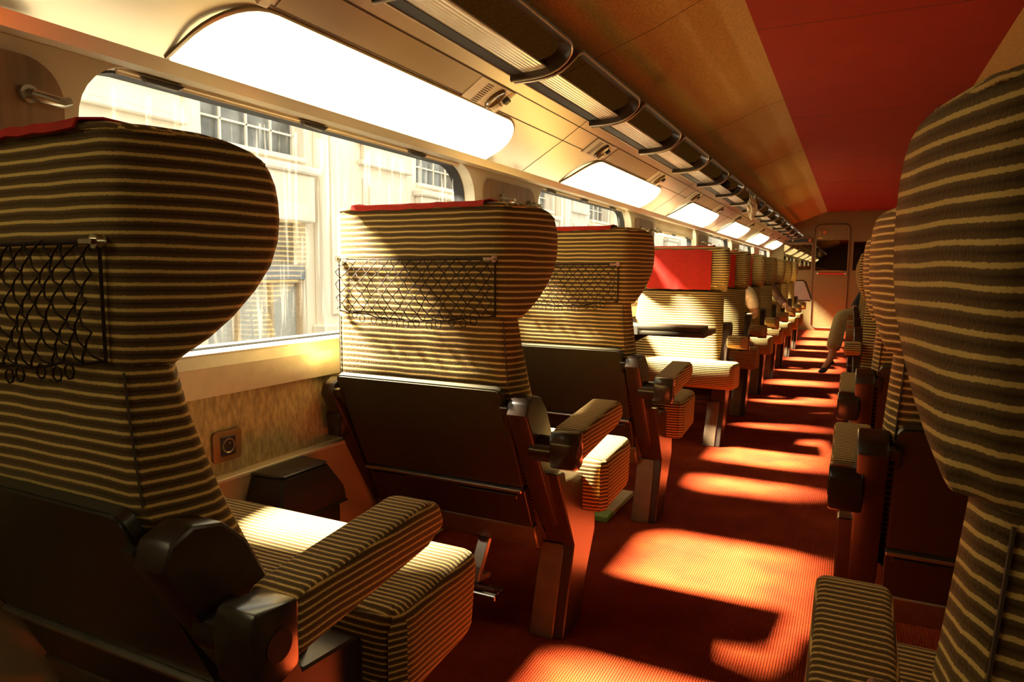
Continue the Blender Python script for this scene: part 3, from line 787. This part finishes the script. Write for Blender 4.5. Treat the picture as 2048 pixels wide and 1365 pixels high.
# framed glass screen by the last seat
sc = thing('glass_screen', 'slanted dark framed glass screen beside the last seat', 'screen', (-.70, 12.2, 0))
bm = B(); P = [(-.30, .95), (.00, .95), (.10, .62), (-.08, .60), (-.30, .60)]
tube(bm, [(-.34, 0, .95), (-.02, 0, .96), (.02, 0, .93), (.12, 0, .66), (.10, 0, .63), (-.34, 0, .63)], .012, 8, closed=True); tube(bm, [(-.30, 0, .63), (-.30, 0, .0)], .015, 8); obj('frame', bm, M['dark'], sc)
bm = B(); prism(bm, [(-.34, .95), (-.02, .95), (.11, .64), (-.34, .64)], 'y', -.003, .003); obj('pane', bm, M['ext_pale'], sc)

# ------------------------------------------------------------------ small things
# folding table between the facing seats
tb = thing('folding_table', 'thick folding table between the two facing seats by the window', 'table', (XW, 3.72, 0))
bm = B(); box(bm, .045, .80, -.24, .10, .735, .760, .004, 2); obj('lower_leaf', bm, M['table'], tb)
bm = B(); box(bm, .06, .78, -.23, -.02, .762, .785, .004, 2); obj('upper_leaf', bm, M['table'], tb)
bm = B(); box(bm, .40, .46, -.243, -.238, .738, .785, .001, 1); obj('hinge', bm, M['alu'], tb)
bm = B(); prism(bm, [(.03, .735), (.50, .735), (.03, .48)], 'y', -.09, -.05, .004, 1); obj('bracket', bm, M['dark'], tb)
# wall bins
for i, y in enumerate((1.38, 2.46)):
    b_ = thing('waste_bin', ['black wall bin with sloped lid under the power socket', 'dark wall bin behind the second row seat'][i], 'bin', (XW + .04, y, 0), 0, 'wall bins under the windows')
    bm = B(); prism(bm, [(-.115, .20), (.115, .20), (.115, .40), (-.115, .40)], 'x', 0, .125, .008, 2); obj('body', bm, M['bin'], b_)
    bm = B(); loft(bm, [[(0, -.125, .40), (.135, -.125, .40), (.135, .125, .40), (0, .125, .40)], [(0, -.125, .44), (.137, -.125, .44), (.137, .125, .44), (0, .125, .44)], [(0, -.095, .515), (.105, -.085, .515), (.105, .085, .515), (0, .095, .515)], [(0, -.09, .52), (.095, -.08, .52), (.095, .08, .52), (0, .09, .52)]])
    bmesh.ops.bevel(bm, geom=list(bm.edges), offset=.006, segments=2, affect='EDGES'); obj('lid', bm, M['bin'], b_)
# power sockets
for i, y in enumerate((1.24, 3.54)):
    s_ = thing('power_socket', ['bronze framed power socket on felt wall beside front row seat', 'power socket on felt wall by the folding table'][i], 'socket', (XW, y, .600), 0, 'wall sockets')
    bm = B(); P = rrect(0, 0, .092, .082, .012, 5); prism(bm, P, 'x', 0, .010, .003, 2); obj('plate', bm, M['socket_plate'], s_)
    bm = B(); box(bm, .009, .0125, -.024, .024, -.026, .026, .002, 1); so = obj('insert', bm, M['gasket'], s_)
    bm = B(); tube(bm, [(.0125, .018 * math.cos(a), .018 * math.sin(a)) for a in [k * PI / 10 for k in range(20)]], .0022, 5, closed=True); cyl(bm, (.012, 0, .008), (.017, 0, .008), .003, 8); obj('pin', bm, M['alu'], so)
# carton on the floor
ct = thing('carton', 'flat cream carton with green end lying on the red carpet under a seat', 'box', (-.945, 2.90, 0.001), .0)
bm = B(); box(bm, -.065, .065, -.11, .20, 0, .022, .002, 1); obj('body', bm, M['carton'], ct)
bm = B(); box(bm, -.0655, .0655, -.20, -.108, 0, .0225, .002, 1); obj('end_flap', bm, M['carton_green'], ct)
# plastic bag and dark bag on the racks
def lumpy(bm, c, r, seed, amp=.25, drop=0.0):
    rnd = random.Random(seed); t = bmesh.new(); bmesh.ops.create_icosphere(t, subdivisions=3, radius=1)
    dirs = [(Vector((rnd.gauss(0, 1), rnd.gauss(0, 1), rnd.gauss(0, 1))).normalized(), rnd.uniform(-amp, amp)) for _ in range(26)]
    for v in t.verts:
        n = v.co.normalized(); k = 1 + sum(a * max(0, n.dot(d) - .6) * 2 for d, a in dirs)
        v.co = Vector((n.x * r[0] * k, n.y * r[1] * k, n.z * r[2] * k)) + Vector(c)
        if n.z < -.4: v.co.x += drop * (n.z + .4)
    return add(bm, t)
bg = thing('plastic_bag', 'crumpled white plastic bag hanging out of the luggage rack', 'bag', (-.865, 6.72, 1.675))
bm = B(); t = bmesh.new(); bmesh.ops.create_icosphere(t, subdivisions=4, radius=1)
for v in t.verts:
    n = v.co.normalized(); z = n.z
    w = .55 + .45 * (1 - abs(z) ** 2) if z < 0 else (1 - .55 * z)
    r_ = 1 + .16 * math.sin(n.x * 9 + n.z * 5) * math.sin(n.y * 11) + .10 * math.sin(n.y * 19 + n.z * 9 + 1) + .08 * math.sin(n.z * 17 + n.x * 6)
    v.co = Vector((n.x * .042 * w * r_, n.y * .115 * w * r_, z * .115 * (1 + .08 * math.sin(n.y * 8))))
    if z > .55: v.co.z += .05 * (z - .55); v.co.x -= .05 * (z - .55)
add(bm, t); obj('body', bm, M['bag'], bg, angle=35)
bm = B(); tube(bm, [(-.01, -.04, .09), (-.03, -.02, .15), (-.06, .0, .155), (-.03, .02, .15), (-.01, .04, .09)], .006, 6); obj('handle', bm, M['bag'], bg)
bg = tag(obj('shoulder_bag', lumpy(B(), (-1.00, 5.95, 1.795), (.05, .17, .045), 9, .3), M['black_cloth'], None, angle=80), 'small black bag lying in the luggage rack next to the white bag', 'bag')

# ------------------------------------------------------------------ passengers
def skin_obj(name, verts, edges, radii, mat, parent, root=0, sub=2):
    me = bpy.data.meshes.new(name); me.from_pydata(verts, edges, []); me.materials.append(mat)
    o = bpy.data.objects.new(name, me); COL.objects.link(o); o.parent = parent
    sk = o.modifiers.new('skin', 'SKIN'); sk.use_smooth_shade = True
    for i, r in enumerate(radii):
        sv = me.skin_vertices[0].data[i]; rr = r if isinstance(r, tuple) else (r, r)
        sv.radius = rr; sv.use_root = (i == root)
    ss = o.modifiers.new('sub', 'SUBSURF'); ss.levels = sub; ss.render_levels = sub
    # bake to a plain mesh
    dg = bpy.context.evaluated_depsgraph_get(); ev = o.evaluated_get(dg)
    nm = bpy.data.meshes.new_from_object(ev); nm.materials.clear(); nm.materials.append(mat)
    o.modifiers.clear(); o.data = nm
    nm.shade_smooth(); return o
class Sk:
    def __init__(s): s.v = []; s.e = []; s.r = []
    def n(s, p, r, par=None):
        s.v.append(tuple(p)); s.r.append(r); i = len(s.v) - 1
        if par is not None: s.e.append((par, i))
        return i
    def chain(s, par, pts):
        for p, r in pts: par = s.n(p, r, par)
        return par
def hand(s, wrist, p, d, side, down=Vector((0, 0, -1))):
    """palm and five fingers; d = pointing direction"""
    d = Vector(d).normalized(); lat = d.cross(Vector((0, 0, 1))).normalized()
    pm = s.n(Vector(p) + d * .05, (.034, .016), wrist)
    for k, (o, L) in enumerate(((-.030, .058), (-.011, .072), (.010, .076), (.029, .066))):
        b = Vector(p) + d * .085 + lat * o * 1.0
        a = s.n(b, .0085, pm); a = s.n(b + d * L * .45 + Vector((0, 0, -.004)), .0078, a); s.n(b + d * L * .85 + Vector((0, 0, -.022)), .0065, a)
    t0 = Vector(p) + d * .035 + lat * side * .036
    a = s.n(t0, .0095, pm); s.n(t0 + d * .03 + lat * side * .018 + Vector((0, 0, -.008)), .008, a)
def person(label, loc, rz, pose, shirt, trousers, short_sleeve, group='seated passengers'):
    r = thing('person', label, 'person', loc, rz, group)
    P = {k: Vector(v) for k, v in pose.items()}
    s = Sk()
    hip = s.n(P['pelvis'], (.14, .11)); waist = s.n(P['waist'], (.125, .095), hip); chest = s.n(P['chest'], (.145, .105), waist)
    nk0 = s.n(P['neck'], .058, chest); nk = s.n(P['neck'] + Vector((0, .02, .07)), .052, nk0)
    hd_ = s.n(P['head'] + Vector((0, .01, -.03)), (.072, .082), nk); ht = s.n(P['head'] + Vector((0, -.01, .05)), (.076, .088), hd_); s.n(P['head'] + Vector((0, -.01, .10)), .045, ht)
    cl_ = Sk(); c0 = cl_.n(P['pelvis'] + Vector((0, 0, .03)), (.148, .118)); c1 = cl_.n(P['waist'], (.135, .106), c0); c2 = cl_.n(P['chest'], (.155, .116), c1); cl_.n(P['neck'] + Vector((0, 0, -.015)), .07, c2)
    for sd in ('l', 'r'):
        sh, el, wr_ = P['sh_' + sd], P['el_' + sd], P['wr_' + sd]
        a = s.chain(chest, [(sh, .056), (sh.lerp(el, .5), .046), (el, .040), (el.lerp(wr_, .35), .039), (wr_, .027)])
        hand(s, a, wr_, wr_ - el, 1 if sd == 'l' else -1)
        a = cl_.chain(c2, [(sh, .066), (sh.lerp(el, .5), .058)])
        if short_sleeve: cl_.n(sh.lerp(el, .78), .060, a)
        else: cl_.chain(a, [(el, .050), (el.lerp(wr_, .5), .046), (el.lerp(wr_, .95), .036)])
    tr = Sk(); t0 = tr.n(P['pelvis'], (.152, .12))
    for sd in ('l', 'r'):
        hp, kn, an = P['hip_' + sd], P['kn_' + sd], P['an_' + sd]
        s.chain(hip, [(hp, .078), (hp.lerp(kn, .5), .068), (kn, .055), (kn.lerp(an, .35), .054), (an, .036), (P['toe_' + sd], (.036, .024))])
        tr.chain(t0, [(hp, .092), (hp.lerp(kn, .5), .086), (kn, .076), (kn.lerp(an, .35), .078), (kn.lerp(an, .85), .080)])
    body = skin_obj('body', s.v, s.e, s.r, M['skin'], r)
    skin_obj('shirt', cl_.v, cl_.e, cl_.r, shirt, r); skin_obj('trousers', tr.v, tr.e, tr.r, trousers, r)
    for sd in ('l', 'r'):
        an, toe = P['an_' + sd], P['toe_' + sd]; d_ = (toe - an); d_.z = 0; d_.normalize()
        ss = Sk(); a = ss.n(an + Vector((0, 0, -.045)) - d_ * .035, (.040, .036)); a = ss.n(an + Vector((0, 0, -.045)) + d_ * .05, (.042, .036), a); a = ss.n(toe + Vector((0, 0, -.012)), (.044, .026), a); ss.n(toe + d_ * .06 + Vector((0, 0, -.018)), (.030, .018), a)
        skin_obj('shoe', ss.v, ss.e, ss.r, M['shoe'], r, sub=1)
    h = P['head']; fwd = Vector((0, 1, 0))
    bm = B(); t = bmesh.new(); bmesh.ops.create_uvsphere(t, u_segments=18, v_segments=12, radius=1)
    bmesh.ops.delete(t, geom=[v for v in t.verts if v.co.z < -.25 and v.co.y > -.35 or (v.co.z < .25 and v.co.y > .45)], context='VERTS')
    for v in t.verts: v.co = Vector((v.co.x * .084, v.co.y * .101 - .012, v.co.z * .112 + .035)) + h
    add(bm, t); obj('hair', bm, M['hair'], r, angle=80)
    for sx in (-1, 1):
        bm = B(); t = bmesh.new(); bmesh.ops.create_uvsphere(t, u_segments=10, v_segments=8, radius=.011); bmesh.ops.translate(t, verts=t.verts, vec=h + Vector((sx * .030, .076, .012))); add(bm, t); obj('eye', bm, M['eye'], r)
        bm = B(); t = bmesh.new(); bmesh.ops.create_uvsphere(t, u_segments=10, v_segments=8, radius=1)
        for v in t.verts: v.co = Vector((v.co.x * .010, v.co.y * .018, v.co.z * .030)) + h + Vector((sx * .082, -.005, .0))
        add(bm, t); obj('ear', bm, M['skin'], r)
    bm = B(); loft(bm, [[h + Vector((x, y, z)) for x, y, z in q] for q in ([(-.006, .078, .018), (.006, .078, .018), (.003, .084, .018)], [(-.013, .078, -.022), (.013, .078, -.022), (0, .104, -.024)], [(-.010, .076, -.030), (.010, .076, -.030), (0, .092, -.032)])]); obj('nose', bm, M['skin'], r)
    bm = B(); tube(bm, [h + Vector((x, .079 - abs(x) * .35, -.052)) for x in (-.024, -.012, 0, .012, .024)], [.003, .005, .006, .005, .003], 6); obj('mouth', bm, M['orange_ring'], r)
    return r
base = dict(pelvis=(0, .33, .625), waist=(0, .29, .76), chest=(0, .27, .90), neck=(0, .25, 1.015), head=(0, .275, 1.13),
            sh_l=(-.175, .27, .935), sh_r=(.175, .27, .935), el_l=(-.27, .27, .70), el_r=(.255, .27, .70), wr_l=(-.29, .47, .71), wr_r=(.16, .46, .66),
            hip_l=(-.09, .36, .60), hip_r=(.09, .36, .60), kn_l=(-.11, .76, .56), kn_r=(.11, .76, .56), an_l=(-.11, .78, .115), an_r=(.11, .78, .115), toe_l=(-.11, .90, .045), toe_r=(.11, .90, .045))
pz = dict(base); pz.update(sh_l=(-.215, .24, .90), el_l=(-.27, .22, .685), wr_l=(-.20, .42, .66))
person('seated passenger in white short sleeves, arm showing past a seat back', (XL + .02, SR[2], 0), PI, pz, M['shirt_white'], M['jeans'], True)
pz = dict(base); pz.update(el_l=(-.30, .24, .77), wr_l=(-.385, .46, .705), kn_l=(-.12, .76, .56))
person('seated passenger with long brown sleeve resting on the armrest', (XL + .02, SR[4], 0), PI, pz, M['brown_sleeve'], M['trouser'], False)
pz = dict(base); pz.update(sh_r=(.20, .27, .935), el_r=(.33, .28, .70), wr_r=(.34, .47, .70), hip_r=(.13, .36, .62), kn_r=(.46, .70, .62), an_r=(.535, .93, .17), toe_r=(.60, 1.06, .06), kn_l=(-.02, .77, .57), an_l=(-.02, .80, .115), toe_l=(-.02, .92, .045))
person('seated passenger in beige trousers stretching one leg into the aisle', (XRT, SR[4], 0), PI, pz, M['navy'], M['trouser'], False)

# ------------------------------------------------------------------ outside: platform and station building
XF = -6.0
pf = B(); box(pf, -30, XW - .25, -30, 90, -1.0, -.80); struct('ground', pf, M['asphalt'], smooth=False)
bd_ = thing('station_building', 'pale stone station building with pilasters seen through the windows', 'building', (XF, 6, -.8))
def fx(bm, y0, y1, z0, z1, d0, d1, bev=0, mat=0): return box(bm, d0, d1, y0 - 6, y1 - 6, z0 + .8, z1 + .8, bev, 1, mat)
wallb = B(); MOD = 3.83; ZT = 4.6
fx(wallb, -16, 66, 3.9, ZT, -.6, 0)
for k in range(-5, 15):
    y = 4.96 + MOD * k
    fx(wallb, y - .17 - .0, y, -.8, 3.9, -.6, 0); fx(wallb, y + 1.46, y + MOD - .17, -.8, 3.9, -.6, 0)
    fx(wallb, y, y + 1.46, 1.70, 2.36, -.6, 0)
obj('wall', wallb, M['stone'], bd_, smooth=False)
for k in range(-3, 13):
    y = 4.96 + MOD * k
    b = B(); fx(b, y + 1.60, y + 2.18, -.8, 3.9, 0, .16, .02); fx(b, y + 1.72, y + 2.06, .5, 3.9, .16, .20, .01); fx(b, y + 1.54, y + 2.24, -.8, .38, 0, .22, .02); obj('pilaster', b, M['stone'], bd_)
    b = B(); fx(b, y + 2.45, y + 3.62, 2.46, 2.53, 0, .10, .015); fx(b, y + 2.52, y + 3.55, 2.53, 2.74, 0, .07, .01); fx(b, y + 2.42, y + 3.66, 2.74, 2.80, 0, .13, .015)
    fx(b, y + 2.55, y + 3.52, 1.0, 2.30, 0, .025, .005); fx(b, y + 2.66, y + 3.41, 1.05, 2.22, .025, .055, .01); fx(b, y + 2.76, y + 3.31, 1.1, 2.13, .058, .05, .0)
    obj('moulding', b, M['stone'], bd_)
    b = B(); loft(b, [[(0, y + 2.92 - 6, 3.6), (.05, y + 2.92 - 6, 3.6), (.05, y + 3.12 - 6, 3.6), (0, y + 3.12 - 6, 3.6)], [(0, y + 2.85 - 6, 3.78), (.16, y + 2.85 - 6, 3.78), (.16, y + 3.19 - 6, 3.78), (0, y + 3.19 - 6, 3.78)], [(0, y + 2.78 - 6, 4.1), (.26, y + 2.78 - 6, 4.1), (.26, y + 3.26 - 6, 4.1), (0, y + 3.26 - 6, 4.1)]])
    obj('corbel', b, M['stone_dark'], bd_)
    b = B()
    for j in range(5): fx(b, y + .02 + j * .36 - .013, y + .02 + j * .36 + .013, 2.36, 3.9, -.19, -.16, .004)
    fx(b, y, y + 1.46, 2.66, 2.68, -.19, -.16); fx(b, y, y + 1.46, 3.05, 3.08, -.19, -.16); fx(b, y, y + 1.46, 2.33, 2.39, -.3, .06, .01)
    w = obj('window', b, M['stone'], bd_)
    b = B(); fx(b, y, y + 1.46, 2.36, 3.9, -.26, -.22); obj('pane', b, M['ext_glass'], w, smooth=False)
    b = B(); fx(b, y - .05, y + 1.5, 1.62, 2.18, 0, .14, .02); fx(b, y - .1, y + 1.55, 2.18, 2.27, 0, .2, .02); obj('balcony', b, M['stone'], bd_)
    b = B()
    for j in (0, .48, .98, 1.44): fx(b, y + j - .02, y + j + .02, -.8, .92, -.16, -.08, .005)
    fx(b, y, y + 1.46, .90, .96, -.18, -.05, .005)
    dd = obj('doorway', b, M['stone_dark'], bd_)
    b = B(); fx(b, y, y + 1.46, -.8, .94, -.2, -.15); obj('door_glass', b, M['ext_pale'], dd, smooth=False)
    b = B(); fx(b, y, y + 1.46, .94, 1.12, -.16, -.02, .005); obj('fascia', b, M['ext_blue'], dd)
    b = B(); fx(b, y, y + 1.46, 1.12, 1.70, -.24, -.2); obj('transom_glass', b, M['ext_glass'], dd, smooth=False)

# ------------------------------------------------------------------ light
w = bpy.data.worlds.new('sky'); scene.world = w; w.use_nodes = True
nt = w.node_tree; nt.nodes.clear(); o_ = nt.nodes.new('ShaderNodeOutputWorld'); bgn = nt.nodes.new('ShaderNodeBackground')
bgn.inputs[0].default_value = (1.0, 0.955, 0.84, 1); bgn.inputs[1].default_value = 1.75
nt.links.new(bgn.outputs[0], o_.inputs[0])
sl = bpy.data.lights.new('sun', 'SUN'); sl.energy = 125; sl.angle = math.radians(8); sl.color = (1.0, .90, .70)
so_ = bpy.data.objects.new('sun', sl); COL.objects.link(so_)
sd = Vector((1, .18, -1.08)).normalized()
so_.rotation_euler = sd.to_track_quat('-Z', 'Y').to_euler(); so_.location = (-20, -15, 20)

# ------------------------------------------------------------------ camera
F, CX, CY, H = 1366., 1024., 682.5, 1.06
vY = Vector((681, 132.5, -F)).normalized(); vX = Vector((2774, -165, F)).normalized()
vX = (vX - vY * vX.dot(vY)).normalized(); vZ = vX.cross(vY)
cam = bpy.data.cameras.new('camera'); co = bpy.data.objects.new('camera', cam); COL.objects.link(co)
cam.sensor_width = 36; cam.lens = F / 2048 * 36; cam.clip_start = .02; cam.clip_end = 300
Rm = Matrix((vX, vY, vZ))      # world = Rm @ cam
co.matrix_world = Matrix.Translation((0, 0, H)) @ Rm.to_4x4()
scene.camera = co
scene.view_settings.view_transform = 'Standard'
scene.view_settings.look = 'None'
scene.view_settings.exposure = 0.45
scene.view_settings.gamma = 1.0
scene.view_settings.use_curve_mapping = False
scene.cycles.use_denoising = True
scene.cycles.max_bounces = 10
scene.cycles.diffuse_bounces = 6
scene.cycles.transparent_max_bounces = 12
scene.cycles.caustics_reflective = False
scene.cycles.caustics_refractive = False
scene.cycles.sample_clamp_indirect = 8
